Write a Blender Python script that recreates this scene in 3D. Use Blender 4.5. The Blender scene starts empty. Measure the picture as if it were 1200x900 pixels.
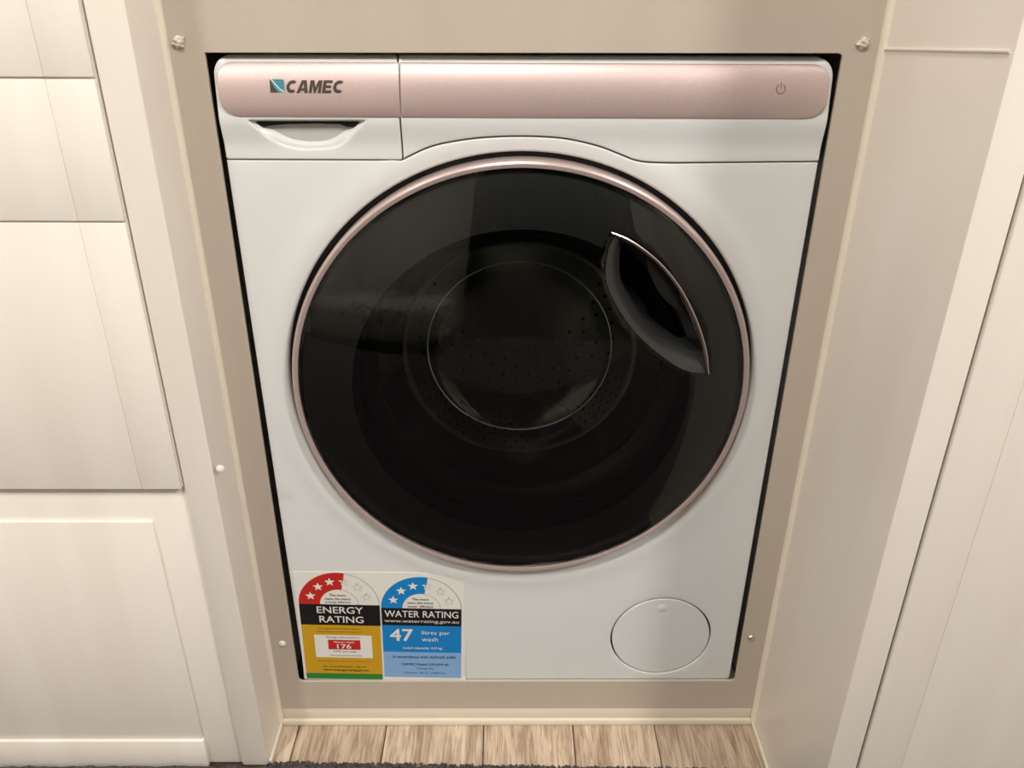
import bpy, bmesh, math, random
from mathutils import Vector, Matrix
from mathutils.geometry import delaunay_2d_cdt
random.seed(4)
PI = math.pi
SC = bpy.context.scene
COL = SC.collection

def lin(c):
    c /= 255.0
    return c / 12.92 if c <= 0.04045 else ((c + 0.055) / 1.055) ** 2.4
def rgb(r, g, b): return (lin(r), lin(g), lin(b), 1.0)

# ------------------------------------------------------------------ camera
FPX, PITCH, YAW, ROLL = 961.42, math.radians(26.749), math.radians(0.464), math.radians(0.296)
CAM = Vector((-0.01439, -0.71402, 0.82575))
F = Vector((math.sin(YAW) * math.cos(PITCH), math.cos(YAW) * math.cos(PITCH), -math.sin(PITCH)))
R0 = Vector((math.cos(YAW), -math.sin(YAW), 0)); U0 = R0.cross(F)
RX = R0 * math.cos(ROLL) + U0 * math.sin(ROLL); UX = -R0 * math.sin(ROLL) + U0 * math.cos(ROLL)
cd = bpy.data.cameras.new('camera'); cam = bpy.data.objects.new('camera', cd); COL.objects.link(cam)
m = Matrix((RX, UX, -F)).transposed().to_4x4(); m.translation = CAM; cam.matrix_world = m
cd.sensor_width = 36.0; cd.lens = 36.0 * FPX / 1200.0; cd.clip_start = 0.02
SC.camera = cam

# ------------------------------------------------------------------ light
w = bpy.data.worlds.new('world'); SC.world = w; w.use_nodes = True
w.node_tree.nodes['Background'].inputs[0].default_value = (1, .95, .88, 1)
w.node_tree.nodes['Background'].inputs[1].default_value = 0.05
def area(name, loc, size, power, col, rot=(0, 0, 0), shape='DISK', sy=None):
    l = bpy.data.lights.new(name, 'AREA'); l.shape = shape; l.size = size; l.energy = power; l.color = col
    if sy: l.size_y = sy
    o = bpy.data.objects.new(name, l); COL.objects.link(o); o.location = loc; o.rotation_euler = rot
    return o
LAMPS = ((-.10, -1.05, 8), (-1.05, -1.35, 10), (1.1, -1.30, 14))  # first is the ceiling lamp, the two side ones are added fill
for lx, ly, e in LAMPS: area('ceiling_or_fill_glow', (lx, ly, 1.925), 0.24, e, (1, .98, .95))
SC.view_settings.view_transform = 'Standard'; SC.view_settings.look = 'None'
SC.view_settings.gamma = 1; SC.view_settings.use_curve_mapping = False
SC.view_settings.exposure = 0.70

def P(px, py, y=0.0):                      # the point of the vertical plane at depth y seen at that place
    d = F + RX * ((px - 600) / FPX) + UX * ((450 - py) / FPX)
    return CAM + d * ((y - CAM.y) / d.y)
def P2(px, py, y=0.0):
    p = P(px, py, y); return (p.x, p.z)

# ------------------------------------------------------------------ materials
def mat(name, col, rough=.5, metal=0.0, coat=0.0, spec=.5):
    m = bpy.data.materials.new(name); m.use_nodes = True
    b = m.node_tree.nodes['Principled BSDF']
    b.inputs['Base Color'].default_value = col; b.inputs['Roughness'].default_value = rough
    b.inputs['Metallic'].default_value = metal; b.inputs['Coat Weight'].default_value = coat
    b.inputs['Specular IOR Level'].default_value = spec
    return m
def nodes(m): return m.node_tree.nodes, m.node_tree.links, m.node_tree.nodes['Principled BSDF']
def ramp(N, a, ca, b, cb):
    r = N.new('ShaderNodeValToRGB'); e = r.color_ramp.elements
    e[0].position = a; e[0].color = ca; e[1].position = b; e[1].color = cb
    return r
def grainy(m, c1, c2, scale=(60, 60, 3), bump=.05, dist=.001, nscale=1.0, detail=4):
    N, L, B = nodes(m)
    tc = N.new('ShaderNodeTexCoord'); mp = N.new('ShaderNodeMapping'); mp.inputs['Scale'].default_value = scale
    L.new(tc.outputs['Object'], mp.inputs[0])
    n = N.new('ShaderNodeTexNoise'); n.inputs['Scale'].default_value = nscale; n.inputs['Detail'].default_value = detail
    L.new(mp.outputs[0], n.inputs['Vector'])
    r = ramp(N, .3, c1, .7, c2); L.new(n.outputs['Fac'], r.inputs[0]); L.new(r.outputs[0], B.inputs['Base Color'])
    if bump:
        bp = N.new('ShaderNodeBump'); bp.inputs['Strength'].default_value = bump; bp.inputs['Distance'].default_value = dist
        L.new(n.outputs['Fac'], bp.inputs['Height']); L.new(bp.outputs[0], B.inputs['Normal'])
    return m
M = {}
M['cab'] = grainy(mat('cream_laminate', rgb(232, 223, 209), .38), rgb(236, 229, 219), rgb(242, 236, 227), (26, 26, 1.6), .04, .001)
M['jamb'] = grainy(mat('cream_wall_board', rgb(232, 223, 209), .32), rgb(238, 231, 221), rgb(242, 236, 227), (14, 14, 2), .03, .001)
M['sur'] = grainy(mat('taupe_panel', rgb(196, 182, 165), .42), rgb(188, 176, 162), rgb(193, 182, 168), (18, 18, 3), .03, .001)
M['bead'] = mat('cream_bead', rgb(229, 219, 202), .4)
M['white'] = mat('washer_white_enamel', rgb(219, 220, 219), .28, coat=.3)
M['fascia'] = mat('washer_white_plastic', rgb(217, 218, 217), .25, coat=.3)
M['grey'] = mat('shade_and_glint_grey', rgb(182, 181, 178), .45)  # stands in for scoop shade and the bright arc on the bowl
M['black'] = mat('black_plastic', rgb(14, 14, 14), .4)
M['matte'] = mat('matte_black', rgb(9, 9, 9), .8)
M['charcoal'] = mat('charcoal_plastic', rgb(40, 41, 40), .35)
M['rubber'] = mat('dark_grey_rubber', rgb(52, 54, 53), .4)
M['steel'] = mat('drum_steel', rgb(190, 190, 180), .32, metal=.75)
M['screw'] = mat('bright_screw_metal', rgb(215, 210, 202), .22, metal=.9)
M['cap'] = mat('cream_plastic_cap', rgb(232, 226, 214), .35)
M['sealant'] = mat('clear_grey_sealant', rgb(215, 208, 198), .15, coat=.6)
M['shell'] = mat('white_case_steel', rgb(205, 205, 202), .4)
M['dark_niche'] = mat('niche_board', rgb(60, 55, 48), .8)
M['chrome'] = mat('champagne_chrome', rgb(205, 192, 184), .2, metal=1)
# rose metallic lacquer
def rose(name, col, rough):
    m = mat(name, col, rough, metal=.45, coat=.3); N, L, B = nodes(m)
    B.inputs['Coat Roughness'].default_value = .06
    tc = N.new('ShaderNodeTexCoord'); n = N.new('ShaderNodeTexNoise'); n.inputs['Scale'].default_value = 900
    L.new(tc.outputs['Object'], n.inputs['Vector'])
    c = [lin(x * 255) for x in (0, 0, 0)]
    r = ramp(N, .35, tuple(v * .95 for v in col[:3]) + (1,), .7, tuple(min(1, v * 1.05) for v in col[:3]) + (1,))
    L.new(n.outputs['Fac'], r.inputs[0]); L.new(r.outputs[0], B.inputs['Base Color'])
    return m
M['rose'] = rose('rose_metallic_lacquer', rgb(204, 182, 179), .43)
M['rose_ring'] = rose('rose_metallic_ring', rgb(196, 178, 174), .28)
# smoked glass sheet: tinted see-through with fresnel reflection
def smoked(name, tint, rough=.0, ior=1.5):
    m = bpy.data.materials.new(name); m.use_nodes = True; N = m.node_tree.nodes; L = m.node_tree.links
    N.remove(N['Principled BSDF'])
    t = N.new('ShaderNodeBsdfTransparent'); t.inputs[0].default_value = tint
    g = N.new('ShaderNodeBsdfGlossy'); g.inputs['Roughness'].default_value = rough; g.inputs['Color'].default_value = (1, 1, 1, 1)
    f = N.new('ShaderNodeFresnel'); f.inputs['IOR'].default_value = ior
    x = N.new('ShaderNodeMixShader'); L.new(f.outputs[0], x.inputs[0]); L.new(t.outputs[0], x.inputs[1]); L.new(g.outputs[0], x.inputs[2])
    L.new(x.outputs[0], N['Material Output'].inputs[0])
    return m
M['smoke'] = smoked('smoked_door_glass', (.86, .88, .86, 1), .01, 1.40)
M['bowl'] = smoked('clear_bowl_glass', (.80, .82, .80, 1), .01, 1.5)
M['paper'] = mat('label_paper', rgb(228, 226, 220), .4)
M['p_red'] = mat('print_red', rgb(190, 38, 34), .4); M['p_black'] = mat('print_black', rgb(20, 20, 20), .4)
M['p_yellow'] = mat('print_yellow', rgb(200, 155, 30), .4); M['p_green'] = mat('print_green', rgb(40, 125, 50), .4)
M['p_blue'] = mat('print_blue', rgb(18, 128, 200), .4); M['p_pale'] = mat('print_pale_blue', rgb(132, 174, 220), .4)
M['p_grey'] = mat('print_grey_line', rgb(130, 128, 125), .4); M['p_navy'] = mat('print_navy', rgb(28, 42, 80), .4)
M['p_brown'] = mat('print_brown', rgb(70, 50, 20), .4)
M['logo_dark'] = mat('logo_dark_grey', rgb(72, 62, 58), .3); M['logo_teal'] = mat('logo_teal', rgb(70, 155, 170), .3)
M['bed'] = None
# wood
def wood():
    m = mat('oak_laminate', rgb(180, 155, 130), .42); N, L, B = nodes(m)
    tc = N.new('ShaderNodeTexCoord'); oi = N.new('ShaderNodeObjectInfo')
    ad = N.new('ShaderNodeVectorMath'); ad.operation = 'MULTIPLY_ADD'
    cb = N.new('ShaderNodeCombineXYZ')
    for i in range(3): L.new(oi.outputs['Random'], cb.inputs[i])
    L.new(cb.outputs[0], ad.inputs[0]); ad.inputs[1].default_value = (7, 13, 5); L.new(tc.outputs['Object'], ad.inputs[2])
    mp = N.new('ShaderNodeMapping'); mp.inputs['Scale'].default_value = (34, 5, 1); L.new(ad.outputs[0], mp.inputs[0])
    n1 = N.new('ShaderNodeTexNoise'); n1.inputs['Scale'].default_value = 1; n1.inputs['Detail'].default_value = 6; n1.inputs['Distortion'].default_value = 1.6
    L.new(mp.outputs[0], n1.inputs['Vector'])
    mp2 = N.new('ShaderNodeMapping'); mp2.inputs['Scale'].default_value = (400, 26, 1); L.new(ad.outputs[0], mp2.inputs[0])
    n2 = N.new('ShaderNodeTexNoise'); n2.inputs['Scale'].default_value = 1; n2.inputs['Detail'].default_value = 5; n2.inputs['Distortion'].default_value = .8
    L.new(mp2.outputs[0], n2.inputs['Vector'])
    r1 = ramp(N, .3, rgb(168, 144, 122), .7, rgb(224, 205, 183)); L.new(n1.outputs['Fac'], r1.inputs[0])
    r2 = ramp(N, .38, (.56, .51, .46, 1), .56, (1, 1, 1, 1)); L.new(n2.outputs['Fac'], r2.inputs[0])
    mx = N.new('ShaderNodeMix'); mx.data_type = 'RGBA'; mx.blend_type = 'MULTIPLY'; mx.inputs[0].default_value = .75
    L.new(r1.outputs[0], mx.inputs[6]); L.new(r2.outputs[0], mx.inputs[7])
    hs = N.new('ShaderNodeHueSaturation'); hs.inputs['Hue'].default_value = .5
    mr = N.new('ShaderNodeMapRange'); mr.inputs[3].default_value = .86; mr.inputs[4].default_value = 1.1
    L.new(oi.outputs['Random'], mr.inputs[0]); L.new(mr.outputs[0], hs.inputs['Value']); L.new(mx.outputs[2], hs.inputs['Color'])
    L.new(hs.outputs[0], B.inputs['Base Color'])
    bp = N.new('ShaderNodeBump'); bp.inputs['Strength'].default_value = .3; bp.inputs['Distance'].default_value = .001
    L.new(n2.outputs['Fac'], bp.inputs['Height']); L.new(bp.outputs[0], B.inputs['Normal'])
    return m
M['wood'] = wood()
M['wood_edge'] = mat('plank_gap', rgb(70, 52, 38), .8)
M['rug'] = grainy(mat('dark_grey_pile', rgb(70, 64, 66), .95), rgb(48, 43, 46), rgb(92, 84, 86), (260, 260, 260), .6, .003)
M['ceil'] = mat('ceiling_white', rgb(225, 218, 206), .7)
M['wall_far'] = mat('far_wall_cream', rgb(225, 218, 206), .6)
M['dark_fabric'] = grainy(mat('charcoal_fabric', rgb(46, 44, 46), .95), rgb(40, 38, 40), rgb(56, 54, 56), (80, 80, 80), .3, .003)
def fabric():
    m = mat('pale_leaf_print_fabric', rgb(190, 188, 172), .9); N, L, B = nodes(m)
    tc = N.new('ShaderNodeTexCoord'); n = N.new('ShaderNodeTexNoise'); n.inputs['Scale'].default_value = 9; n.inputs['Detail'].default_value = 2; n.inputs['Distortion'].default_value = 2.5
    L.new(tc.outputs['Object'], n.inputs['Vector'])
    r = ramp(N, .36, rgb(60, 62, 56), .42, rgb(205, 203, 186)); L.new(n.outputs['Fac'], r.inputs[0]); L.new(r.outputs[0], B.inputs['Base Color'])
    return m
M['print'] = fabric()
lampm = bpy.data.materials.new('lamp_diffuser'); lampm.use_nodes = True
lb = lampm.node_tree.nodes['Principled BSDF']; lb.inputs['Emission Color'].default_value = (1, .9, .78, 1); lb.inputs['Emission Strength'].default_value = 14
M['lamp'] = lampm

# ------------------------------------------------------------------ mesh helpers
def obj(name, bm, m, parent=None, smooth=True, ang=32, mesh=None):
    if mesh is None:
        mesh = bpy.data.meshes.new(name); bm.to_mesh(mesh); bm.free()
        for mm in (m if isinstance(m, (list, tuple)) else [m]): mesh.materials.append(mm)
        if smooth:
            mesh.polygons.foreach_set('use_smooth', [True] * len(mesh.polygons)); mesh.set_sharp_from_angle(angle=math.radians(ang))
    o = bpy.data.objects.new(name, mesh); COL.objects.link(o)
    if parent is not None: o.parent = parent; o.matrix_parent_inverse = parent.matrix_world.inverted()
    return o
def tag(o, label=None, cat=None, group=None, kind=None):
    for k, v in (('label', label), ('category', cat), ('group', group), ('kind', kind)):
        if v: o[k] = v
    return o
def thing(name, loc, label, cat, group=None):
    o = bpy.data.objects.new(name, None); COL.objects.link(o); o.location = loc; o.empty_display_size = .05
    o.matrix_world = Matrix.Translation(loc)
    return tag(o, label, cat, group)
def box(bm, x0, x1, y0, y1, z0, z1, bev=0.0, seg=2):
    r = bmesh.ops.create_cube(bm, size=1.0)
    vs = r['verts']
    for v in vs: v.co = Vector(((x0 + x1) / 2 + v.co.x * (x1 - x0), (y0 + y1) / 2 + v.co.y * (y1 - y0), (z0 + z1) / 2 + v.co.z * (z1 - z0)))
    if bev:
        es = list({e for v in vs for e in v.link_edges})
        bmesh.ops.bevel(bm, geom=es, offset=bev, segments=seg, profile=.5, affect='EDGES')
def bx(name, m, parent, x0, x1, y0, y1, z0, z1, bev=0.0, seg=2):
    bm = bmesh.new(); box(bm, x0, x1, y0, y1, z0, z1, bev, seg); return obj(name, bm, m, parent)
def struct(name, m, *a, bev=0.0): return tag(bx(name, m, None, *a, bev=bev), kind='structure')
def lathe(prof, cx, cz, seg=96, close=False):
    """profile of (radius, y) turned about the y axis through (cx, cz)"""
    bm = bmesh.new(); rings = []
    for r, y in prof:
        if r < 1e-6: rings.append([bm.verts.new((cx, y, cz))] * seg)
        else: rings.append([bm.verts.new((cx + r * math.cos(2 * PI * i / seg), y, cz + r * math.sin(2 * PI * i / seg))) for i in range(seg)])
    pr = list(zip(rings, rings[1:])) + ([(rings[-1], rings[0])] if close else [])
    for a, b in pr:
        for i in range(seg):
            j = (i + 1) % seg; f = []
            for v in (a[i], a[j], b[j], b[i]):
                if v not in f: f.append(v)
            if len(f) > 2: bm.faces.new(f)
    bmesh.ops.recalc_face_normals(bm, faces=bm.faces)
    return bm
def tube(bm, pts, r, seg=10, flat=1.0):
    pts = [Vector(p) for p in pts]; rings = []; n = len(pts)
    for i, p in enumerate(pts):
        t = (pts[min(i + 1, n - 1)] - pts[max(i - 1, 0)]).normalized()
        a = t.cross(Vector((0, 1, 0))).normalized(); b = a.cross(t).normalized()
        rr = r(i / (n - 1)) if callable(r) else r
        rings.append([bm.verts.new(p + a * (rr * math.cos(2 * PI * k / seg)) + b * (rr * flat * math.sin(2 * PI * k / seg))) for k in range(seg)])
    for A, B in zip(rings, rings[1:]):
        for k in range(seg): bm.faces.new((A[k], A[(k + 1) % seg], B[(k + 1) % seg], B[k]))
    bm.faces.new(rings[0][::-1]); bm.faces.new(rings[-1])
    bmesh.ops.recalc_face_normals(bm, faces=bm.faces)
def area2(L): return .5 * sum(L[i][0] * L[(i + 1) % len(L)][1] - L[(i + 1) % len(L)][0] * L[i][1] for i in range(len(L)))
def ccw(L): return L if area2(L) > 0 else L[::-1]
def inside(p, L):
    c = False; x, y = p; j = len(L) - 1
    for i in range(len(L)):
        xi, yi = L[i]; xj, yj = L[j]
        if (yi > y) != (yj > y) and x < (xj - xi) * (y - yi) / (yj - yi) + xi: c = not c
        j = i
    return c
def offset(L, d):                       # inwards for a ccw loop when d > 0
    n = len(L); out = []
    for i in range(n):
        a, b, c = Vector(L[i - 1]), Vector(L[i]), Vector(L[(i + 1) % n])
        e1 = (b - a); e2 = (c - b)
        if e1.length < 1e-9: e1 = e2
        if e2.length < 1e-9: e2 = e1
        n1 = Vector((-e1.y, e1.x)).normalized(); n2 = Vector((-e2.y, e2.x)).normalized()
        s = (n1 + n2); k = max(.45, s.length_squared / 2)
        out.append(tuple(b + s * (d / k)))
    return out
def rrect(x0, x1, z0, z1, r, n=8):
    rr = r if isinstance(r, (list, tuple)) else (r,) * 4      # bl br tr tl
    L = []
    for (cx, cz, a, q) in ((x0 + rr[0], z0 + rr[0], PI, rr[0]), (x1 - rr[1], z0 + rr[1], 1.5 * PI, rr[1]), (x1 - rr[2], z1 - rr[2], 0, rr[2]), (x0 + rr[3], z1 - rr[3], .5 * PI, rr[3])):
        k = n if q > 1e-5 else 0
        for i in range(k + 1): t = a + (PI / 2) * (i / k if k else 0); L.append((cx + q * math.cos(t), cz + q * math.sin(t)))
    return L
def circle(cx, cz, r, n=96): return [(cx + r * math.cos(2 * PI * i / n), cz + r * math.sin(2 * PI * i / n)) for i in range(n)]
def densify(L, s, closed=True):
    out = []; n = len(L)
    for i in range(n if closed else n - 1):
        a = Vector(L[i]); b = Vector(L[(i + 1) % n]); k = max(1, int((b - a).length / s))
        for j in range(k): out.append(tuple(a.lerp(b, j / k)))
    if not closed: out.append(tuple(L[-1]))
    return out
def spline(pts, n):                      # Catmull-Rom through the points, evenly resampled
    pts = [Vector(p) for p in pts]; q = [pts[0] * 2 - pts[1]] + pts + [pts[-1] * 2 - pts[-2]]; o = []
    for i in range(1, len(q) - 2):
        for k in range(16):
            t = k / 16; a, b, c, d = q[i - 1], q[i], q[i + 1], q[i + 2]
            o.append(.5 * ((2 * b) + (c - a) * t + (2 * a - 5 * b + 4 * c - d) * t * t + (3 * b - a - 3 * c + d) * t ** 3))
    o.append(q[-2]); ln = [0]
    for a, b in zip(o, o[1:]): ln.append(ln[-1] + (b - a).length)
    res = []; j = 0
    for k in range(n):
        s = ln[-1] * k / (n - 1)
        while j < len(ln) - 2 and ln[j + 1] < s: j += 1
        t = (s - ln[j]) / max(1e-9, ln[j + 1] - ln[j]); res.append(tuple(o[j].lerp(o[j + 1], min(1, t))))
    return res
def plate(outer, holes=(), yf=0.0, thick=.004, r=.001, hr=None, grid=None, rs=3):
    """sheet in the x-z plane, front face at y = yf(x, z), rounded edges, sides going back"""
    Y = yf if callable(yf) else (lambda x, z: yf)
    bm = bmesh.new(); loops = []
    src = [(ccw(list(outer)), r, 1)] + [(ccw(list(h)), (r if hr is None else (hr[i] if isinstance(hr, (list, tuple)) else hr)), -1) for i, h in enumerate(holes)]
    for L, rad, sg in src:
        prev = None; levels = [(0, None)] + [(rad * (1 - math.cos(a)), rad * (1 - math.sin(a))) for a in [PI / 2 * k / rs for k in range(rs + 1)]]
        if rad <= 0: levels = [(0, None), (0, 0)]
        for d, dep in levels:
            Q = offset(L, d * sg) if d > 0 else L
            ring = [bm.verts.new((x, Y(x, z) + (thick if dep is None else dep), z)) for x, z in Q]
            if prev:
                n = len(ring)
                for i in range(n):
                    j = (i + 1) % n; bm.faces.new((prev[i], prev[j], ring[j], ring[i]) if sg > 0 else (prev[j], prev[i], ring[i], ring[j]))
            prev = ring
        loops.append(Q)
    vs = []; es = []
    for L in loops:
        b = len(vs); n = len(L); vs += [Vector(p) for p in L]; es += [(b + i, b + (i + 1) % n) for i in range(n)]
    if grid:
        xs = [p[0] for p in loops[0]]; zs = [p[1] for p in loops[0]]
        segs = [(Vector(L[i]), Vector(L[(i + 1) % len(L)])) for L in loops for i in range(len(L))]
        x = min(xs) + grid / 2
        mids = [tuple(a) for a, b in segs]
        while x < max(xs):
            z = min(zs) + grid / 2
            while z < max(zs):
                if inside((x, z), loops[0]) and not any(inside((x, z), h) for h in loops[1:]):
                    if min((x - q[0]) ** 2 + (z - q[1]) ** 2 for q in mids) > (grid * .45) ** 2: vs.append(Vector((x, z)))
                z += grid
            x += grid
    ov, _, of, *_ = delaunay_2d_cdt(vs, es, [], 0, 1e-7)
    nv = {}
    for f in of:
        c = sum((ov[i] for i in f), Vector((0, 0))) / len(f)
        if not inside(c, loops[0]) or any(inside(c, h) for h in loops[1:]): continue
        q = []
        for i in f:
            if i not in nv: nv[i] = bm.verts.new((ov[i].x, Y(ov[i].x, ov[i].y), ov[i].y))
            q.append(nv[i])
        try: bm.faces.new(q)
        except ValueError: pass
    bmesh.ops.remove_doubles(bm, verts=bm.verts, dist=2e-6)
    bmesh.ops.recalc_face_normals(bm, faces=bm.faces)
    # front faces must look towards -y
    fr = [f for f in bm.faces if abs(f.normal.y) > .9]
    if fr and sum(f.normal.y * f.calc_area() for f in fr) > 0: bmesh.ops.reverse_faces(bm, faces=bm.faces)
    return bm

# ------------------------------------------------------------------ the setting
XL, XR = -0.2888, 0.2895            # the two side walls of the niche
YL, YR = -0.062, -0.188             # front faces of the cabinet runs left and right
TOP = 1.95
floor = struct('floor', M['wood_edge'], -1.7, 1.5, -2.6, .62, -.03, -.0035)
joints = [-1.05, -.94, -.83, -.72, -.60, -.49, -.378, -.2892, -.2667, -.160, -.041, .068, .168, .288, .395, .51, .62, .73, .84, .95]
k = 0
for a, b in zip(joints, joints[1:]):
    ys = [.55, -.72 - .35 * ((k * 37) % 5) / 5, -2.1]
    if not (-.28 < (a + b) / 2 < .29): ys = [-.19 if a > .2 else -.07, -.9 - .3 * (k % 3), -2.1]
    for y1, y0 in zip(ys, ys[1:]):
        p = bx('plank', M['wood'], floor, a + .0006, b - .0006, y0 + .0006, y1 - .0006, -.008, 0, bev=.0009, seg=1)
    k += 1
struct('ceiling', M['ceil'], -1.7, 1.5, -2.6, .62, TOP, TOP + .03)
struct('wall_back', M['dark_niche'], -.40, .40, .60, .62, -.0035, TOP)
struct('wall_rear', M['wall_far'], -1.7, 1.5, -2.62, -2.6, -.03, TOP)
struct('wall_far_left', M['wall_far'], -1.72, -1.7, -2.6, .62, -.03, TOP)
struct('wall_far_right', M['wall_far'], 1.5, 1.52, -2.6, .62, -.03, TOP)
wl = struct('wall_left', M['jamb'], -.3200, XL, YL, .60, 0, TOP, bev=.0035)
wr = struct('wall_right', M['jamb'], XR, .3165, YR, .60, 0, TOP, bev=.0012)
# thin white line sloping along the right wall
z0 = .7755
bm = bmesh.new(); tube(bm, [(XR - .0002, -.004, .7705), (XR - .0002, YR + .004, .7835)], .0013, 8)
tag(obj('wall_line', bm, M['cap']), kind='structure')
# beads
def quarter(name, x, sx, y0, r, zlo, zhi):
    bm = bmesh.new(); n = 6
    pf = [(0, 0)] + [(r * math.cos(PI / 2 * i / n), r * math.sin(PI / 2 * i / n)) for i in range(n + 1)]
    A = [bm.verts.new((x + sx * a, y0 - b, zlo)) for a, b in pf]; B = [bm.verts.new((x + sx * a, y0 - b, zhi)) for a, b in pf]
    for i in range(len(pf)): j = (i + 1) % len(pf); bm.faces.new((A[i], A[j], B[j], B[i]))
    bm.faces.new(A); bm.faces.new(B[::-1]); bmesh.ops.recalc_face_normals(bm, faces=bm.faces)
    return tag(obj(name, bm, M['bead'], None), kind='structure')
quarter('trim_2', XL, 1, -.0040, .0042, .006, TOP)
quarter('trim_3', XR, -1, -.0040, .0046, .006, TOP)
tag(bx('trim_4', M['bead'], None, XL + .0003, XR - .0003, -.0030, .006, .0105, .0285, bev=.001), kind='structure')
tag(bx('baseboard_back', M['bead'], None, XL + .0003, XR - .0003, -.0060, .004, 0.0003, .0100, bev=.002), kind='structure')
tag(bx('baseboard_left', M['bead'], None, XL, XL + .0035, YL + .002, -.007, 0.0003, .008, bev=.0012), kind='structure')
tag(bx('baseboard_right', M['bead'], None, XR - .0035, XR, YR + .002, -.007, 0.0003, .008, bev=.0012), kind='structure')

# surround panel
sur = thing('surround_panel', (0, -.002, .0288), 'taupe flat panel with rectangular cutout fitted around the washing machine', 'panel')
YSU = -.0040
OPN = [P2(*q, YSU) for q in [(349.3, 793), (350.4, 797), (353.5, 798.8), (858, 798), (860.2, 797.3), (861.4, 795), (987.2, 68), (986.8, 64.5), (983, 62.5), (239.6, 61.8)]]
bm = plate([(XL + .0004, .0287), (XR - .0004, .0287), (XR - .0004, TOP), (XL + .0004, TOP)], [OPN], YSU, .0030, r=.0, hr=.0005, rs=2)
obj('board', bm, M['sur'], sur, ang=10)
def screw(x, z, label, style):
    if style == 'cap':
        s = obj('screw_cap', lathe([(0, -.0069), (.0022, -.0067), (.0036, -.0057), (.0042, -.0041)], x, z, 24), M['cap'], sur)
    else:
        s = obj('screw', lathe([(0, -.0051), (.0012, -.0051), (.0015, -.0067), (.0030, -.0065), (.0040, -.0055), (.0044, -.0041)], x, z, 24), M['screw'], sur)
        if style == 'sealed':
            bm = bmesh.new(); bmesh.ops.create_uvsphere(bm, u_segments=18, v_segments=12, radius=1)
            for v in bm.verts:
                d = v.co.normalized(); n = 1 + .22 * math.sin(5 * d.x + x * 90) * math.cos(4 * d.z + 1) + .12 * math.sin(9 * d.z + 3 * d.x)
                v.co = Vector((x + d.x * .0048 * n, -.0050 + d.y * .0040 * n, z + .0004 + d.z * .0046 * n))
            q = obj('sealant_blob', bm, M['sealant'], s); q['label'] = 'shiny blob of sealant over the screw'
    s['label'] = label
x, z = P2(208, 50, -.008); screw(x, z, 'screw smeared with sealant at top left corner', 'sealed')
x, z = P2(1013, 51, -.008); screw(x, z, 'screw smeared with sealant at top right corner', 'sealed')
x, z = P2(330, 757, -.008); screw(x, z, 'cream cap over the lower left screw', 'cap')
x, z = P2(881, 750, -.008); screw(x, z, 'bare screw head at lower right', 'screw')
sc = obj('screw_cap', lathe([(0, YL - .0030), (.0020, YL - .0028), (.0036, YL - .0018), (.0042, YL + .0002)], *P2(258, 550, YL - .001), 24), M['cap'], wl)

# left drawer cabinet
CX0 = -1.10
cab = thing('drawer_cabinet', (-.71, YL, 0), 'cream drawer cabinet with four stacked fronts left of the washing machine', 'cabinet')
bx('carcass', M['cab'], cab, CX0, -.3208, YL + .0055, .5, .0, .3860, bev=.0006)
bx('carcass', M['cab'], cab, CX0, -.3208, YL + .0005, .5, .3870, TOP - .9)
def front(z0_, z1_, name, label):
    o = bx('drawer_front', M['cab'], cab, CX0 + .002, -.3583, YL - .0032, YL + .0005, z0_, z1_, bev=.0007)
    bx('edge_strip', M['cab'], o, -.3582, -.3212, YL - .0032, YL + .0005, z0_, z1_, bev=.0007)
    o['label'] = label
front(.3868, .6428, 'drawer_front', 'tallest drawer front, third from the top')
front(.6446, .7520, 'drawer_front', 'shallow drawer front, second from the top')
front(.7536, .8600, 'drawer_front', 'topmost drawer front cut off by the photo')
sx, sz = P2(175, 612, YL + .0020); s2, sb = P2(240, 866, YL + .0020)
o = bx('drawer_front', M['cab'], cab, CX0 + .002, (sx + s2) / 2, YL + .0020, YL + .0055, sb, sz, bev=.0010)
bx('kick_strip', M['cab'], cab, CX0 + .002, (sx + s2) / 2 + .001, YL - .0010, YL + .0055, 0, sb - .0004, bev=.0008)
o['label'] = 'raised lower front with bright top edge'
bx('worktop', M['cab'], cab, CX0, -.3208, YL - .02, .5, TOP - .898, TOP - .87, bev=.002)

# right tall cabinet
tall = thing('tall_cabinet', (.8, YR, 0), 'tall cream cupboard with flat door right of the washing machine niche', 'cabinet')
bx('carcass', M['matte'], tall, .3175, 1.25, YR + .006, .5, .0, TOP - .002)
o = bx('door', M['cab'], tall, .3585, 1.25, YR - .0005, YR + .0055, .02, TOP - .05, bev=.0006)
bx('edge_strip', M['cab'], o, .3195, .3582, YR - .0005, YR + .0055, .02, TOP - .05, bev=.0006)
bx('plinth', M['cab'], tall, .3195, 1.25, YR + .001, YR + .0055, .0, .018)

# rug
rug = thing('rug', (.1, -.75, 0), 'dark grey pile rug on the plank floor before the washing machine', 'rug')
bm = bmesh.new(); gx, gy = 260, 90
vg = [[None] * (gy + 1) for _ in range(gx + 1)]
X0r, X1r = -1.62, .95
def redge(x):
    if x < -.3250: return -.0645
    if x < -.2865: return -.0650
    return -.0625 - .020 * (x + .2865) if x < .283 else -.1935
for i in range(gx + 1):
    for j in range(gy + 1):
        x = X0r + (X1r - X0r) * i / gx; t = j / gy; y = redge(x) + (-1.60 - redge(x)) * (t ** 1.6)
        e = min(1, t * 40, (gx - i) * .35, i * .7)
        vg[i][j] = bm.verts.new((x + random.uniform(-.0006, .0006), y + random.uniform(-.0012, .0012), .0015 + .0060 * e + random.uniform(-.0010, .0014)))
for i in range(gx):
    for j in range(gy): bm.faces.new((vg[i][j], vg[i][j + 1], vg[i + 1][j + 1], vg[i + 1][j]))
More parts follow.
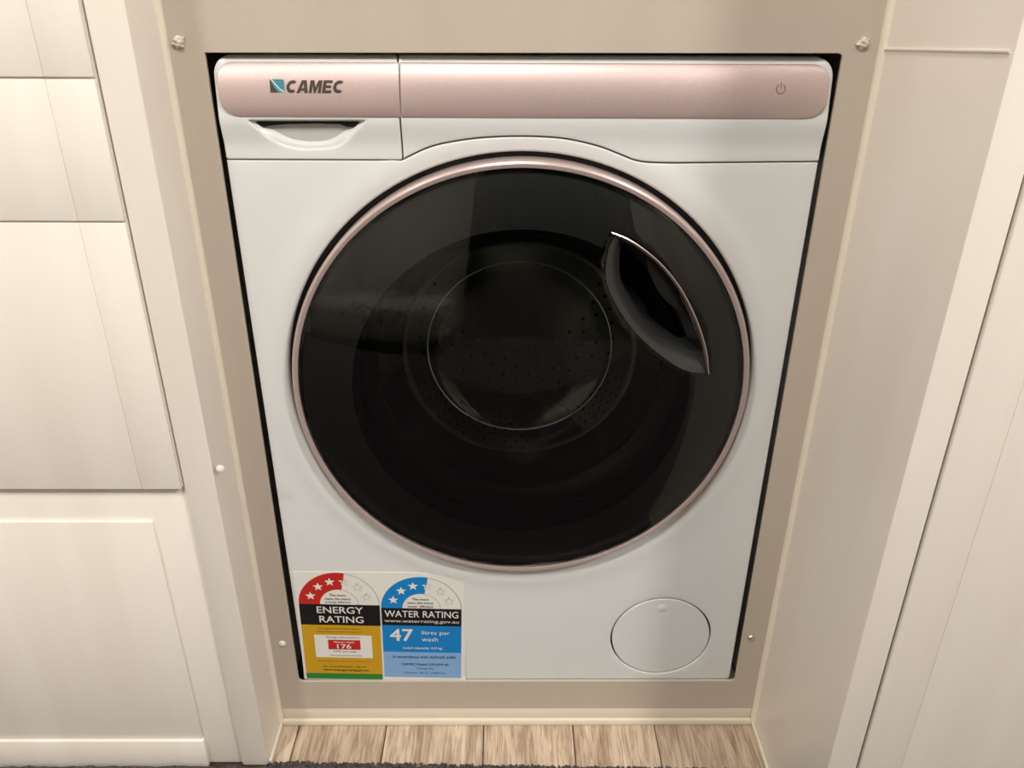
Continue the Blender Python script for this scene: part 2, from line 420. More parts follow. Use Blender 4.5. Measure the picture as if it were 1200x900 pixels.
bmesh.ops.recalc_face_normals(bm, faces=bm.faces)
for v in bm.verts: pass
obj('backing', bm, M['rug'], rug)
bm = bmesh.new()
for i in range(2600):                          # tufts, densest along the edge in view
    x = random.uniform(-.286, .281); t = random.random() ** 3; y = redge(x) - .0015 - t * .25
    h = random.uniform(.003, .0055); r = random.uniform(.0012, .002); a = random.random() * PI
    lx, ly = random.uniform(-.001, .001), random.uniform(-.001, .002)
    base = [bm.verts.new((x + r * math.cos(a + k * 2 * PI / 5), y + r * math.sin(a + k * 2 * PI / 5), .005)) for k in range(5)]
    mid = [bm.verts.new((x + lx + r * 1.2 * math.cos(a + k * 2 * PI / 5), y + ly + r * 1.2 * math.sin(a + k * 2 * PI / 5), .005 + h * .7)) for k in range(5)]
    tp = bm.verts.new((x + lx * 1.6, y + ly * 1.6, .005 + h))
    for k in range(5):
        bm.faces.new((base[k], base[(k + 1) % 5], mid[(k + 1) % 5], mid[k])); bm.faces.new((mid[k], mid[(k + 1) % 5], tp))
tag(obj('pile', bm, M['rug'], rug), kind='stuff')

# ------------------------------------------------------------------ washing machine
wm = thing('washing_machine', (0, .2, 0), 'white front-loading washing machine with rose control strip and black round door', 'washing machine')
WX = .2537
bm = bmesh.new()
box(bm, -WX + .001, WX - .001, .013, .44, .018, .762, .006)
for f in [f for f in bm.faces if f.normal.y < -.9]: bm.faces.remove(f)
obj('case', bm, M['shell'], wm)
for sx in (-.2, .2):
    for y in (.06, .4):
        bm = bmesh.new(); bmesh.ops.create_cone(bm, cap_ends=True, segments=20, radius1=.02, radius2=.016, depth=.018, matrix=Matrix.Translation((sx, y, .0092)))
        obj('foot', bm, M['black'], wm)
bx('plinth_panel', M['shell'], wm, -WX + .002, WX - .002, .008, .013, .019, .071)
DX, DZ = 0.0, .4640                       # door centre
HZ = .4628; HR = .2250
FX, FZ, FR = .1647, .1388, .0580
GAP = spline([P2(*q, -.004) for q in [(470, 188.5), (480, 183.5), (498, 175), (520, 168.5), (560, 162.3), (611, 160), (660, 162.7), (700, 171.5), (728, 182), (743, 188), (760, 191), (790, 192)]], 60)
gz = .6803
SEAM = P2(470, 160, -.004)[0]
def fy(x, z):                              # gentle roll of the front sheet around the door opening
    d = math.hypot(x - DX, z - HZ) - HR
    return -.0022 * math.exp(-((d - .012) / .010) ** 2)
top = [(-WX, gz - .0005)] + [(SEAM - .022, gz - .0006), (SEAM - .008, gz - .0001)] + [(a, b - .0009) for a, b in GAP] + [(WX, gz - .0006)]
low = [(WX - .0015, .0755), (WX - .003, .0728), (WX - .006, .0716)] + [(-WX + .006, .0716), (-WX + .003, .0728), (-WX + .0012, .0755)]
outl = densify(ccw(top + low), .012)
bm = plate(outl, [circle(DX, HZ, HR, 144), circle(FX, FZ, FR, 96)], fy, .012, r=.0011, hr=[.0030, .0012], grid=.010, rs=4)
obj('front_panel', bm, M['white'], wm)
# gaps behind the seams and round the door
bm = bmesh.new(); box(bm, -WX + .003, WX - .003, .006, .0075, .668, .7585); obj('seam_backing', bm, M['matte'], wm)
obj('door_seat', lathe([(HR + .003, .0075), (.2205, .0085), (.2190, .016), (.214, .016)], DX, HZ, 128), M['matte'], wm)
# filter cover
fc = obj('filter_cover', lathe([(0, .0003), (.040, .0003), (FR - .0028, .0002), (FR - .0020, .0008), (FR - .0018, .010)], FX, FZ, 96), M['white'], wm)
dx, dz = P2(776, 713)
obj('finger_dimple', lathe([(0, -.0007), (.003, -.0005), (.0055, .0001), (.006, .0003)], dx, dz, 32), M['white'], fc)
obj('groove', lathe([(FR + .001, .0058), (FR - .006, .0058)], FX, FZ, 64), M['black'], fc)

# control fascia: left drawer front and right panel, with a step up to the rose strip
ZT = .7642
YS = -.003
def fasc(x, z):                            # fascia leans forward a little towards the strip
    t = max(0, min(1, (z - .690) / .025)); s = t * t * (3 - 2 * t)
    u = max(0, (z - .7590) / (ZT - .7590))
    return -.0010 - .0040 * s + .13 * max(0, z - .7163) + .006 * u * u
SX0, SX1, SZ0, SZ1 = -.2497, .2494, .7163, .7585
SEAMX = P2(468.5, 100, -.006)[0]
left_strip = rrect(SX0, SEAMX - .0005, SZ0, SZ1, (.0165, .0004, .0004, .0125), 10)
right_strip = rrect(SEAMX + .0005, SX1, SZ0, SZ1, (.0004, .0165, .0125, .0004), 10)
# drawer front
o1 = densify(ccw(rrect(-WX + .0002, SEAM - .0006, gz + .0005, ZT, (.0022, .0016, .0022, .016), 8)), .003)
grip_top = [P2(297, 142.5, -.005), P2(422, 142.5, -.005)]
outer_grip = spline([P2(*q, -.005) for q in [(291, 141.5), (300, 150), (312, 161), (328, 170), (348, 175), (372, 175.5), (392, 173), (406, 165), (417, 153), (428, 141.5)]], 40)
og = densify(outer_grip[:-1] + [outer_grip[-1]], .01, closed=False)
og_loop = ccw(outer_grip + [tuple(Vector(outer_grip[-1]).lerp(Vector(outer_grip[0]), k / 24)) for k in range(1, 24)])
lhole = densify(offset(ccw(left_strip), .0012), .003)
bm = plate(o1, [og_loop, lhole], fasc, .010, r=.0012, hr=[.0018, .0004], grid=.004, rs=4)
dd = obj('detergent_drawer', bm, M['fascia'], wm)
# the scoop
def loft(loops, mats=None):
    bm = bmesh.new(); R = [[bm.verts.new(p) for p in L] for L in loops]
    for k, (a, b) in enumerate(zip(R, R[1:])):
        n = len(a)
        for i in range(n):
            j = (i + 1) % n; f = bm.faces.new((a[i], a[j], b[j], b[i])); f.material_index = mats[k] if mats else 0
    f = bm.faces.new(R[-1]); f.material_index = mats[-1] if mats else 0
    bmesh.ops.recalc_face_normals(bm, faces=bm.faces)
    if len(R[-1]) > 8: bmesh.ops.triangulate(bm, faces=[f])
    # normals should face the opening
    return bm
inner_grip = spline([P2(*q, .006) for q in [(309, 143.5), (322, 152), (338, 160), (350, 163.5), (366, 165), (384, 163.5), (396, 158), (406, 151), (413, 143.5)]], 40)
ig_loop = ccw(inner_grip + [tuple(Vector(inner_grip[-1]).lerp(Vector(inner_grip[0]), k / 24)) for k in range(1, 24)])
sh = offset(og_loop, -.0004)
L0 = [(x, fasc(x, z) + .0020, z) for x, z in sh]
midl = [tuple(Vector(a).lerp(Vector(b), .5)) for a, b in zip(sh, ig_loop)]
L1 = [(x, .0012, z) for x, z in midl]
L2 = [(x, .0050, z) for x, z in ig_loop]
bm = loft([L0, L1, L2]); obj('grip_scoop', bm, M['fascia'], dd)
back = offset(ig_loop, -.0004)
obj('grip_back', plate(back, [], lambda x, z: .0046, .004, r=0), M['grey'], dd)  # grey colour carries the shade at the back of the scoop
slit = [P2(*q, .001) for q in [(299, 142.8), (303, 147), (309, 149.2), (318, 146.8), (340, 145.2), (372, 144.6), (398, 145.4), (408, 149), (414, 149.5), (420, 146.5), (422, 142.8)]]
obj('grip_slit_dark', plate(ccw(slit), [], .0005, .002, r=0), M['matte'], dd)  # black sliver paints the deep dark under the scoop's top edge
# main fascia
g2 = [(SEAM + .0006, GAP[0][1] + .0006)] + [(a, b + .0005) for a, b in GAP[1:]] + [(WX - .0006, gz + .0005), (WX, gz + .0011)]
tr = [(WX - .016 + .016 * math.cos(PI / 2 * k / 8), ZT - .016 + .016 * math.sin(PI / 2 * k / 8)) for k in range(9)]
o2 = densify(ccw(g2 + tr + [(SEAM + .0006, ZT)]), .003)
rhole = densify(offset(ccw(right_strip), .0012), .003)
bm = plate(o2, [rhole], fasc, .010, r=.0012, hr=.0004, grid=.004, rs=4)
ctl = obj('control_panel', bm, M['fascia'], wm)
def strip_y(x, z):                        # barrel-shaped strip
    t = (z - (SZ0 + SZ1) / 2) / ((SZ1 - SZ0) / 2)
    return -.0056 + .13 * (z - .7163) - .0048 * (1 - t * t) ** .8 if abs(t) < 1 else -.0056 + .13 * (z - .7163)
bm = plate(densify(ccw(left_strip), .004), [], strip_y, .008, r=.0006, grid=.0022, rs=3); ls = obj('rose_strip', bm, M['rose'], dd)
bm = plate(densify(ccw(right_strip), .004), [], strip_y, .008, r=.0006, grid=.0022, rs=3); rs_ = obj('rose_strip', bm, M['rose'], ctl)

# flat print ---------------------------------------------------------------
def text_mesh(s, bold=0.0, shear=0.0, spacing=1.0):
    c = bpy.data.curves.new('lettering', 'FONT'); c.body = s; c.offset = bold; c.shear = shear; c.space_character = spacing; c.resolution_u = 3
    t = bpy.data.objects.new('lettering', c); COL.objects.link(t); bpy.context.view_layer.update()
    me = bpy.data.meshes.new_from_object(t.evaluated_get(bpy.context.evaluated_depsgraph_get()))
    bpy.data.objects.remove(t); return me
def lettering(s, org, ex, ez, w, h, yf, m, parent, bold=0.0, shear=0.0, name='lettering', spacing=1.0):
    """fit the string in a box: org bottom-left (x, z), unit axes ex / ez, width w, height h"""
    me = text_mesh(s, 0, shear, spacing)
    if bold:
        b2 = bmesh.new(); b2.from_mesh(me); me0 = me.copy()
        for kk, (ddx, ddy) in enumerate(((bold, 0), (0, bold), (bold, bold), (bold / 2, bold / 2))):
            b3 = bmesh.new(); b3.from_mesh(me0); bmesh.ops.translate(b3, verts=b3.verts, vec=(ddx, ddy, (kk + 1) * .00004)); t3 = bpy.data.meshes.new('tmp'); b3.to_mesh(t3); b3.free(); b2.from_mesh(t3); bpy.data.meshes.remove(t3)
        b2.to_mesh(me); b2.free(); bpy.data.meshes.remove(me0)
    xs = [v.co.x for v in me.vertices]; ys = [v.co.y for v in me.vertices]
    sx = w / (max(xs) - min(xs)); sy = h / (max(ys) - min(ys)); x0, y0 = min(xs), min(ys)
    for v in me.vertices:
        a = (v.co.x - x0) * sx; b = (v.co.y - y0) * sy
        X = org[0] + ex[0] * a + ez[0] * b; Z = org[1] + ex[1] * a + ez[1] * b
        v.co = (X, (yf(X, Z) if callable(yf) else yf) - v.co.z, Z)
    me.materials.append(m); me.flip_normals() if me.polygons and me.polygons[0].normal.y > 0 else None
    return obj(name, None, m, parent, mesh=me)
def flat(name, L, y, m, parent, holes=()):
    return obj(name, plate(ccw(L), holes, y, .00006, r=0, hr=0), m, parent, smooth=False)

yl = lambda x, z: strip_y(x, z) - .00025
E1 = (1, 0); E2 = (0, 1)
a = P2(334, 109.2, -.009); b = P2(402.5, 94.6, -.009)
def arcp(cx, cz, rx, rz, a0, a1, n=14): return [(cx + rx * math.cos(math.radians(a0 + (a1 - a0) * i / n)), cz + rz * math.sin(math.radians(a0 + (a1 - a0) * i / n))) for i in range(n + 1)]
Cg = arcp(.52, .5, .50, .5, 48, 312) + arcp(.54, .5, .24, .24, 300, 60)
Ag = [(-.02, 0), (.30, 1), (.72, 1), (.98, 0), (.68, 0), (.64, .18), (.32, .18), (.27, 0)]; Ah = [(.37, .38), (.60, .38), (.50, .74)]
Mg = [(0, 0), (0, 1), (.34, 1), (.52, .46), (.72, 1), (1.06, 1), (1.06, 0), (.80, 0), (.80, .62), (.60, 0), (.44, 0), (.26, .62), (.26, 0)]
Eg = [(0, 0), (0, 1), (.80, 1), (.80, .78), (.28, .78), (.28, .61), (.74, .61), (.74, .40), (.28, .40), (.28, .22), (.82, .22), (.82, 0)]
hh = b[1] - a[1]; ww = b[0] - a[0]; adv = [0, 1.00, 2.06, 3.22, 4.12]; tot = 4.12 + .90 + .22; kx = ww / tot
for g, gh, u0 in ((Cg, None, 0), (Ag, Ah, adv[1]), (Mg, None, adv[2]), (Eg, None, adv[3]), (Cg, None, adv[4])):
    tr_ = lambda p: (a[0] + (u0 + p[0] + .24 * p[1]) * kx, a[1] + p[1] * hh)
    obj('letter', plate(densify(ccw([tr_(p) for p in g]), .0015), [ccw([tr_(p) for p in gh])] if gh else [], lambda x, z: strip_y(x, z) - .0003, .0002, r=0, hr=0, grid=.0015), M['logo_dark'], ls, smooth=False)
# emblem: a square with concave corner, teal, with dark sweep
a = P2(316.6, 108.6, -.009); b = P2(331.8, 93.2, -.009); ew = b[0] - a[0]; eh = b[1] - a[1]
def em(u, v): return (a[0] + u * ew, a[1] + v * eh)
def curved(name, L, mtl, parent, dy):
    bm = plate(densify(ccw(L), .0015), [], lambda x, z: strip_y(x, z) - dy, .0001, r=0, grid=.0015)
    return obj(name, bm, mtl, parent, smooth=False)
curved('emblem', [em(0, 0), em(0, .92), em(.05, 1), em(.9, 1), em(1, .88), em(1, .06), em(.95, 0)], M['logo_teal'], ls, .0002)
sw = [em(0, .98)] + [em(.02 + .93 * t, .98 - 1.0 * (1 - (1 - t) ** 1.9) * .98) for t in [k / 10 for k in range(1, 11)]]
curved('emblem_sweep', [em(0, 0)] + [em(0, .98)] + [em(.06 + .62 * t, .95 * (1 - t) ** 1.7 * 1.0) for t in [k / 10 for k in range(1, 10)]] + [em(.80, 0)], M['logo_dark'], ls, .00035)
for k in range(4):
    z_ = .30 + .17 * k; u0 = .48 - .12 * k
    curved('emblem_line', [em(u0, z_), em(.62, z_ + .06), em(.96, z_ + .03), em(.96, z_ + .075), em(.62, z_ + .105), em(u0, z_ + .03)], M['logo_dark'], ls, .0004)
for k in (0,):
    pts = [em(.07 + .88 * t, 1.0 * (1 - t) ** 1.35 + .02) for t in [i / 12 for i in range(13)]]
    curved('emblem_line', pts + [(p[0] + .0004, p[1] + .0006) for p in pts[::-1]], M['paper'], ls, .0005)
# power symbol
px_, pz_ = P2(915.8, 104.8, -.009)
bm = bmesh.new()
tube(bm, [(px_ + .0036 * math.sin(t), strip_y(px_, pz_ + .0036 * math.cos(t)) - .0001, pz_ + .0036 * math.cos(t)) for t in [.55 + (2 * PI - 1.1) * k / 30 for k in range(31)]], .00028, 6)
tube(bm, [(px_, strip_y(px_, pz_) - .0001, pz_ + .0002), (px_, strip_y(px_, pz_ + .005) - .0001, pz_ + .0052)], .00028, 6)
obj('power_symbol', bm, M['logo_dark'], rs_)

# rating labels --------------------------------------------------------------
ang = math.radians(-1.6); EX = (math.cos(ang), math.sin(ang)); EZ = (-math.sin(ang), math.cos(ang))
sheet = [P2(*q) for q in [(343, 669.5), (484, 670.5), (543.5, 677), (545.8, 798.2), (457, 796.5), (357, 795)]]
sh_y = lambda x, z: -.0006
curl = lambda x, z: -.0006 - max(0, (x + .0642) + (.0745 - z)) * .5
lab = obj('rating_label', plate(ccw(densify(sheet, .004)), [], curl, .0005, r=0, grid=.012), M['paper'], wm)
lab['label'] = 'white sheet printed with red energy and blue water rating labels'
def LP(o, u, v): return (o[0] + EX[0] * u + EZ[0] * v, o[1] + EX[1] * u + EZ[1] * v)
yy = [-.0009]
def lay(): yy[0] -= .00000; return lambda x, z: sh_y(x, z) - .0003
def lay2(x, z): return sh_y(x, z) - .0005
def lay3(x, z): return sh_y(x, z) - .0007
def quad(name, o, u0, u1, v0, v1, m, y): return obj(name, plate([LP(o, u0, v0), LP(o, u1, v0), LP(o, u1, v1), LP(o, u0, v1)], [], y, .0001, r=0), m, lab, smooth=False)
def star(cx, cz, r, rot=0): return [(cx + (r if k % 2 == 0 else r * .42) * math.sin(rot + k * PI / 5), cz + (r if k % 2 == 0 else r * .42) * math.cos(rot + k * PI / 5)) for k in range(10)]
def ring_line(name, o, pts, wd, m):
    L = [LP(o, *p) for p in pts]; bm = bmesh.new()
    tube(bm, [(x, lay2(x, z), z) for x, z in L], wd, 4, .3); return obj(name, bm, m, lab)
W_ = .0905
def arch(o, m, words, out_frac=.555):
    """o: left end of the black band's top edge; half annulus above it, partly filled"""
    R = W_ / 2; r = .0215; n = 40; cu = R; H = 1.0
    A0, A1 = PI, PI * (1 - out_frac)
    arc = lambda rad, a0, a1, k=n: [(cu + rad * math.cos(a0 + (a1 - a0) * i / k), rad * H * math.sin(a0 + (a1 - a0) * i / k)) for i in range(k + 1)]
    poly = arc(R, A0, A1) + arc(r, A1 + .0, A0)
    obj('arch', plate(ccw([LP(o, *p) for p in poly]), [], lay(), .0001, r=0), m, lab, smooth=False)
    ring_line('arch_outline', o, arc(R - .0003, A1, 0), .00022, M['p_grey']); ring_line('arch_outline', o, arc(r, A1, 0), .00018, M['p_grey'])
    rs = (R + r) / 2
    for i, frac in enumerate((.115, .27, .415, .565, .725, .885)):
        a = PI * (1 - frac); c = LP(o, cu + rs * math.cos(a), rs * H * math.sin(a)); rot = 0
        st = star(c[0], c[1], .0060, rot)
        if i < 3: obj('star', plate(ccw(st), [], lay2, .0001, r=0), M['paper'], lab, smooth=False)
        elif i == 3:
            lim = LP(o, cu + rs * math.cos(A1), 0)[0] + .0002
            pts = [p if p[0] < lim else (lim, p[1]) for p in st]
            half = [(min(p[0], lim), p[1]) for p in densify(st, .0006)]
            q = []
            for p in half:
                if not q or (Vector(p) - Vector(q[-1])).length > 1e-5: q.append(p)
            obj('star', plate(ccw(q), [], lay2, .0001, r=0), M['paper'], lab, smooth=False)
        if i > 3 or i == 3:
            bm = bmesh.new(); pts = [(x, lay3(x, z), z) for x, z in st + [st[0]] if i > 3 or x > lim - .0003]
            if i == 3: pts = [p for p in [(x, lay3(x, z), z) for x, z in (st[:6])]]
            tube(bm, pts, .00018, 4, .3); obj('star_outline', bm, M['p_grey'], lab)
    for k, s in enumerate(words):
        ww = (.0185, .0285, .0290)[k]; lettering(s, LP(o, cu - ww / 2 - .001, .0122 - k * .0052), EX, EZ, ww, .0034, lay3, M['p_black'], lab)
oE = (-.2468, .1895)
arch(oE, M['p_red'], ('The more', 'stars the more', 'energy efficient'))
quad('band', oE, 0, W_, -.0305, 0, M['p_black'], lay())
quad('band', oE, 0, W_ - .0006, -.1055, -.0305, M['p_yellow'], lay())
quad('band', oE, 0, W_ - .0006, -.1145, -.1055, M['p_green'], lay())
lettering('ENERGY', LP(oE, .0195, -.0128), EX, EZ, .052, .0098, lay2, M['paper'], lab, bold=.015)
lettering('RATING', LP(oE, .0215, -.0266), EX, EZ, .050, .0098, lay2, M['paper'], lab, bold=.015)
lettering('A joint government and industry program', LP(oE, .019, -.0370), EX, EZ, .048, .0026, lay2, M['p_brown'], lab)
lettering('Energy efficiency rating for this appliance', LP(oE, .017, -.0414), EX, EZ, .052, .0020, lay2, M['p_brown'], lab)
quad('window', oE, .0135, .0795, -.0800, -.0455, M['paper'], lay2)
lettering('Energy consumption', LP(oE, .0275, -.0505), EX, EZ, .038, .0034, lay3, M['p_black'], lab)
quad('window_band', oE, .0290, .0660, -.0672, -.0525, M['p_red'], lay3)
def lay4(x, z): return sh_y(x, z) - .0009
lettering('Warm wash', LP(oE, .0355, -.0570), EX, EZ, .0235, .0030, lay4, M['paper'], lab, bold=.01)
lettering('176', LP(oE, .0390, -.0657), EX, EZ, .0165, .0070, lay4, M['paper'], lab, bold=.03)
lettering('kWh per year', LP(oE, .0345, -.0722), EX, EZ, .0270, .0034, lay3, M['p_black'], lab)
lettering('When tested in accordance with standard', LP(oE, .0300, -.0775), EX, EZ, .0370, .0020, lay3, M['p_brown'], lab)
lettering('Actual energy use and running costs will depend on use', LP(oE, .0155, -.0868), EX, EZ, .062, .0020, lay2, M['p_brown'], lab)
lettering('For more information, refer to:', LP(oE, .0210, -.0962), EX, EZ, .050, .0036, lay2, M['p_black'], lab)
lettering('www.energyrating.gov.au', LP(oE, .0205, -.1020), EX, EZ, .0535, .0040, lay2, M['p_black'], lab, bold=.01)
oW = (-.1548, .1835)
arch(oW, M['p_blue'], ('The more', 'stars the more', 'water efficient'))
quad('band', oW, 0, W_, -.0255, 0, M['p_black'], lay())
quad('band', oW, 0, W_, -.0660, -.0255, M['p_blue'], lay())
quad('band', oW, 0, W_, -.1060, -.0660, M['p_pale'], lay())
lettering('WATER RATING', LP(oW, .0035, -.0130), EX, EZ, .0835, .0098, lay2, M['paper'], lab, bold=.012)
lettering('www.waterrating.gov.au', LP(oW, .0030, -.0222), EX, EZ, .0845, .0056, lay2, M['paper'], lab)
lettering('47', LP(oW, .0085, -.0490), EX, EZ, .0265, .0185, lay2, M['paper'], lab, bold=.03)
lettering('litres per', LP(oW, .0450, -.0402), EX, EZ, .0325, .0074, lay2, M['paper'], lab)
lettering('wash', LP(oW, .0450, -.0488), EX, EZ, .0185, .0062, lay2, M['paper'], lab)
lettering('Load capacity 4.0 kg', LP(oW, .0235, -.0618), EX, EZ, .0450, .0045, lay2, M['paper'], lab, bold=.015)
lettering('In accordance with AS/NZS 6400', LP(oW, .0110, -.0752), EX, EZ, .0730, .0040, lay2, M['p_navy'], lab, bold=.01)
lettering('CAMEC Model CFLWM-40', LP(oW, .0205, -.0865), EX, EZ, .0550, .0034, lay2, M['p_navy'], lab, bold=.01)
lettering('Using the', LP(oW, .0385, -.0935), EX, EZ, .0195, .0038, lay2, M['p_navy'], lab)
lettering('Cotton, 40\u00b0C, 1000rpm', LP(oW, .0245, -.1005), EX, EZ, .0480, .0036, lay2, M['p_navy'], lab)

# door -----------------------------------------------------------------------
door = bpy.data.objects.new('door', None); COL.objects.link(door); door.parent = wm; door.location = (DX, -.2, DZ)
bpy.context.view_layer.update()
ring = obj('door_ring', lathe([(.2150, .010), (.2188, .010), (.2190, -.0105), (.2182, -.0130), (.2165, -.0142), (.2140, -.0142), (.2130, -.0136), (.2126, -.0115), (.2124, -.006)], DX, DZ, 160), M['rose_ring'], door)
GR = .2126
SAG = .026
def dome(x, z):
    q = min(1, ((x - DX) ** 2 + (z - DZ) ** 2) / GR ** 2)
    return -.0125 - SAG * (1 - q ** 1.3)
def PD(px, py, dy=0.0):                    # the point of the domed glass seen at that place
    y = -.03
    for _ in range(6): p = P(px, py, y); y = dome(p.x, p.z) + dy
    return (p.x, p.z)
YD = -.017
rec_l = spline([PD(*q) for q in [(720, 276), (713, 290), (709, 312), (710, 332), (719, 354), (734, 378), (750, 397), (768, 413), (784, 425), (797, 433), (812, 438), (828, 439)]], 40)
rec_r = spline([PD(*q) for q in [(828, 439), (829, 425), (825, 400), (816, 374), (803, 349), (787, 324), (769, 303), (750, 288), (732, 279), (720, 276)]], 40)
O = rec_l[:-1] + rec_r[:-1]
in_l = spline([PD(*q, .010) for q in [(729, 286), (727, 300), (727, 318), (731, 338), (741, 358), (755, 378), (770, 393), (785, 401), (800, 407), (814, 411), (822, 412)]], 40)
in_r = spline([PD(*q, .010) for q in [(822, 412), (824, 408), (819, 390), (811, 370), (799, 347), (784, 324), (767, 305), (750, 292), (736, 285), (729, 286)]], 40)
I = in_l[:-1] + in_r[:-1]
Oc = ccw(O)
bm = plate(circle(DX, DZ, GR, 160), [Oc], dome, .0012, r=.0006, hr=.0009, grid=.0075, rs=3)
for v in bm.verts: pass
obj('door_glass', bm, M['smoke'], door)
if Oc[0] != O[0]: I = I[::-1]; 
Oo = offset(Oc, .0008)
L0 = [(x, dome(x, z) + .0008, z) for x, z in Oo]
L1 = []; L2 = []
for (x, z), (u, v) in zip(Oo, I):
    p = Vector((x, z)).lerp(Vector((u, v)), .35); L1.append((p.x, dome(p.x, p.y) + .0035, p.y))
    p = Vector((x, z)).lerp(Vector((u, v)), .95); L2.append((p.x, dome(p.x, p.y) + .0105, p.y))
L3 = [(u, dome(u, v) + .022, v) for u, v in I]
L4 = [(u, .030, v) for u, v in I]
hb = loft([L0, L1, L2, L3, L4], [0, 0, 1, 1, 1]); hr_ = obj('handle_recess', hb, [M['charcoal'], M['matte']], door, ang=50)
fp = spline([PD(*q, .012) for q in [(758, 300), (759, 314), (765, 330), (774, 346), (787, 359), (802, 368), (812, 371)]], 24) + spline([PD(*q, .012) for q in [(812, 371), (803, 350), (789, 328), (774, 311), (758, 300)]], 20)[1:-1]
obj('finger_plate', plate(ccw(fp), [], lambda x, z: dome(x, z) + .012, .012, r=.0012, rs=3), M['black'], hr_)
tp = spline([PD(*q) for q in [(716.5, 272.5), (736, 281), (757, 295), (777, 313), (795, 336), (809, 361), (820, 388), (826.5, 412), (830, 438.5)]], 60)
bm = bmesh.new()
tube(bm, [(x, dome(x, z) - .0006, z) for x, z in tp], lambda t: .0016 * (.55 + .45 * min(1, 10 * t, 10 * (1 - t))), 10, .9)
obj('handle_trim', bm, M['chrome'], door)
tp2 = spline([PD(*q, .006) for q in [(797, 346), (808, 366), (816, 386), (823, 405)]], 20)
bm = bmesh.new(); tube(bm, [(x, dome(x, z) + .006, z) for x, z in tp2], lambda t: .0009 * min(1, .2 + 2 * (1 - t), .2 + 3 * t), 8); obj('handle_trim', bm, M['chrome'], door)
# frame behind the smoked glass, bowl, gasket, drum
def frame_y(r): return -.0100 - SAG * (1 - (r / GR) ** 2.6) * .8
fr_prof = [(.2110, -.0085)] + [(.209 - .0015 * k, frame_y(.209 - .0015 * k) + .003) for k in range(33)] + [(.159, -.012), (.158, .0), (.156, .012)]
bm = lathe(fr_prof, DX, DZ, 320)
for v in bm.verts:
    if inside((v.co.x, v.co.z), Oc): v.co.y += .045
obj('window_frame', bm, M['black'], door)
BZ = DZ
obj('door_bowl', lathe([(.162, .010), (.158, .006), (.152, .010), (.140, .030), (.124, .055), (.110, .072), (.102, .082), (.094, .089), (.080, .094), (.05, .098), (0, .100)], DX, BZ, 96), M['bowl'], door)
obj('door_gasket', lathe([(.185, .014), (.172, .016), (.164, .022), (.168, .034), (.160, .044), (.148, .050), (.150, .060), (.140, .070), (.130, .078), (.126, .086)], DX, DZ - .002, 96), M['rubber'], wm)
drum = obj('drum', lathe([(.1255, .088), (.1235, .0865), (.1215, .090), (.1215, .094), (.135, .104), (.165, .112), (.195, .124), (.199, .130), (.199, .330), (.190, .345), (.120, .350), (.10, .343), (0, .340)], DX, DZ - .006, 128), M['steel'], wm)
obj('drum_lip', lathe([(.1262, .0880), (.1250, .0855), (.1225, .0850), (.1212, .0885)], DX, DZ - .006, 128), M['shell'], drum)
obj('bowl_rim_glint', lathe([(.0975, .0855), (.0985, .0845), (.0990, .0858)], DX, BZ, 96), M['grey'], door)  # grey ring put in for the bright arc on the bowl glass
for k in range(3):
    a0 = math.radians(-80 + 120 * k); bm = bmesh.new(); n = 14; rows = []
    for i in range(n + 1):
        t = i / n; y = .135 + t * .19; hgt = .055 * math.sin(PI * min(1, .12 + t * .88)) ** .5
        row = []
        for j in range(9):
            s = (j - 4) / 4; rr = .1985 - hgt * (1 - s * s) ** .8 if abs(s) < 1 else .1985
            aa = a0 + s * .19 + .10 * math.sin(t * PI * 1.2)
            row.append(bm.verts.new((DX + rr * math.cos(aa), y, DZ - .006 + rr * math.sin(aa))))
        rows.append(row)
    for A_, B_ in zip(rows, rows[1:]):
        for j in range(8): bm.faces.new((A_[j], A_[j + 1], B_[j + 1], B_[j]))
    bmesh.ops.recalc_face_normals(bm, faces=bm.faces)
    obj('lifter', bm, M['steel'], drum, ang=60)
bm = bmesh.new()
for k in range(26):
    for j in range(9):
        a = 2 * PI * (k + .5 * (j % 2)) / 26 ; r = .075 + j * .0125
        c = Vector((DX + r * math.cos(a), .3488 - (.004 if r > .185 else 0), DZ - .006 + r * math.sin(a)))
        if r > .12: c.y = .348
        vs_ = [bm.verts.new(c + Vector((.0027 * math.cos(q * PI / 4), -.004, .0027 * math.sin(q * PI / 4)))) for q in range(8)]; bm.faces.new(vs_)
for k in range(84):
    for j in range(12):
        a = 2 * PI * (k + .5 * (j % 2)) / 84; y = .14 + j * .016; n = Vector((math.cos(a), 0, math.sin(a))); t = Vector((-math.sin(a), 0, math.cos(a)))
        c = Vector((DX, y, DZ - .006)) + n * .1978
        bm.faces.new([bm.verts.new(c + t * (.0024 * math.cos(q * PI / 4)) + Vector((0, .0024 * math.sin(q * PI / 4), 0))) for q in range(8)])
tag(obj('drum_holes', bm, M['matte'], drum, smooth=False), kind='stuff')

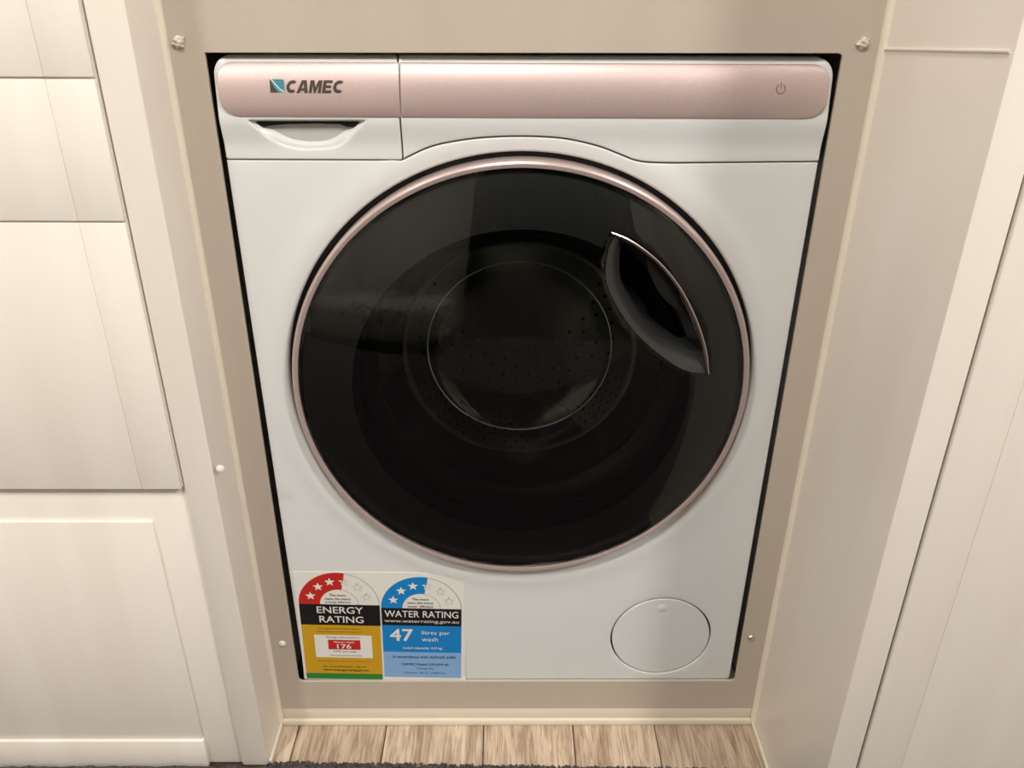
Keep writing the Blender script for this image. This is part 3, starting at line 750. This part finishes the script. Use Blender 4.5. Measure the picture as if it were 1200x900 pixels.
# ------------------------------------------------------------------ the room behind the camera, furnished to shape the door glass reflection
for (lx, ly, e), lbl in zip(LAMPS, ('round ceiling light nearest the washing machine', 'round fill light added at the left of the aisle', 'round fill light added at the right of the aisle')):
    cl = thing('ceiling_or_fill_light', (lx, ly, TOP), lbl, 'light', 'round ceiling lights')
    def disc(r0, z_a, z_b, name, m_):
        bm = bmesh.new(); bmesh.ops.create_cone(bm, cap_ends=True, segments=40, radius1=r0, radius2=r0 * 1.03, depth=z_b - z_a, matrix=Matrix.Translation((lx, ly, (z_a + z_b) / 2))); return obj(name, bm, m_, cl)
    disc(.15, TOP - .018, TOP - .0005, 'rim', M['cap'])
    disc(.125, TOP - .021, TOP - .018, 'diffuser', M['lamp'])
bed = thing('bed', (-1.0, -1.75, 0), 'low bed with pale leaf-print cover added for the pale reflection at left in the door glass', 'bed')  # unseen, added to give the pale patch reflected at left
bx('base', M['dark_fabric'], bed, -1.66, -.36, -2.35, -1.43, .0105, .06, bev=.005)
bx('mattress', M['print'], bed, -1.68, -.34, -2.37, -1.41, .062, .34, bev=.08, seg=5)
bm = bmesh.new(); n = 220; ra = []
for zz in (.03, .5, 1.0, 1.5, 1.88): ra.append([bm.verts.new((-.30 + 1.1 * k / n, -1.62 + .030 * math.sin(k * .52 + .6 * math.sin(k * .11)) + .006 * math.sin(k * 1.3 + zz), zz)) for k in range(n + 1)])
for A_, B_ in zip(ra, ra[1:]):
    for k in range(n): bm.faces.new((A_[k], A_[k + 1], B_[k + 1], B_[k]))
bmesh.ops.solidify(bm, geom=bm.faces[:], thickness=.002)
cu = thing('added_curtain', (.25, -1.62, 0), 'dark charcoal cloth with folds, added opposite the machine to darken the door glass reflection', 'added_curtain')
obj('drape', bm, M['dark_fabric'], cu)  # folded cloth added to darken the middle of the glass reflection
bm = bmesh.new(); bmesh.ops.create_cone(bm, cap_ends=True, segments=16, radius1=.010, radius2=.010, depth=1.25, matrix=Matrix.Translation((.25, -1.62, 1.892)) @ Matrix.Rotation(PI / 2, 4, 'Y')); obj('rail', bm, M['screw'], cu)
for x in (-.34, .84): bx('bracket', M['screw'], cu, x - .008, x + .008, -1.628, -1.612, 1.89, TOP)
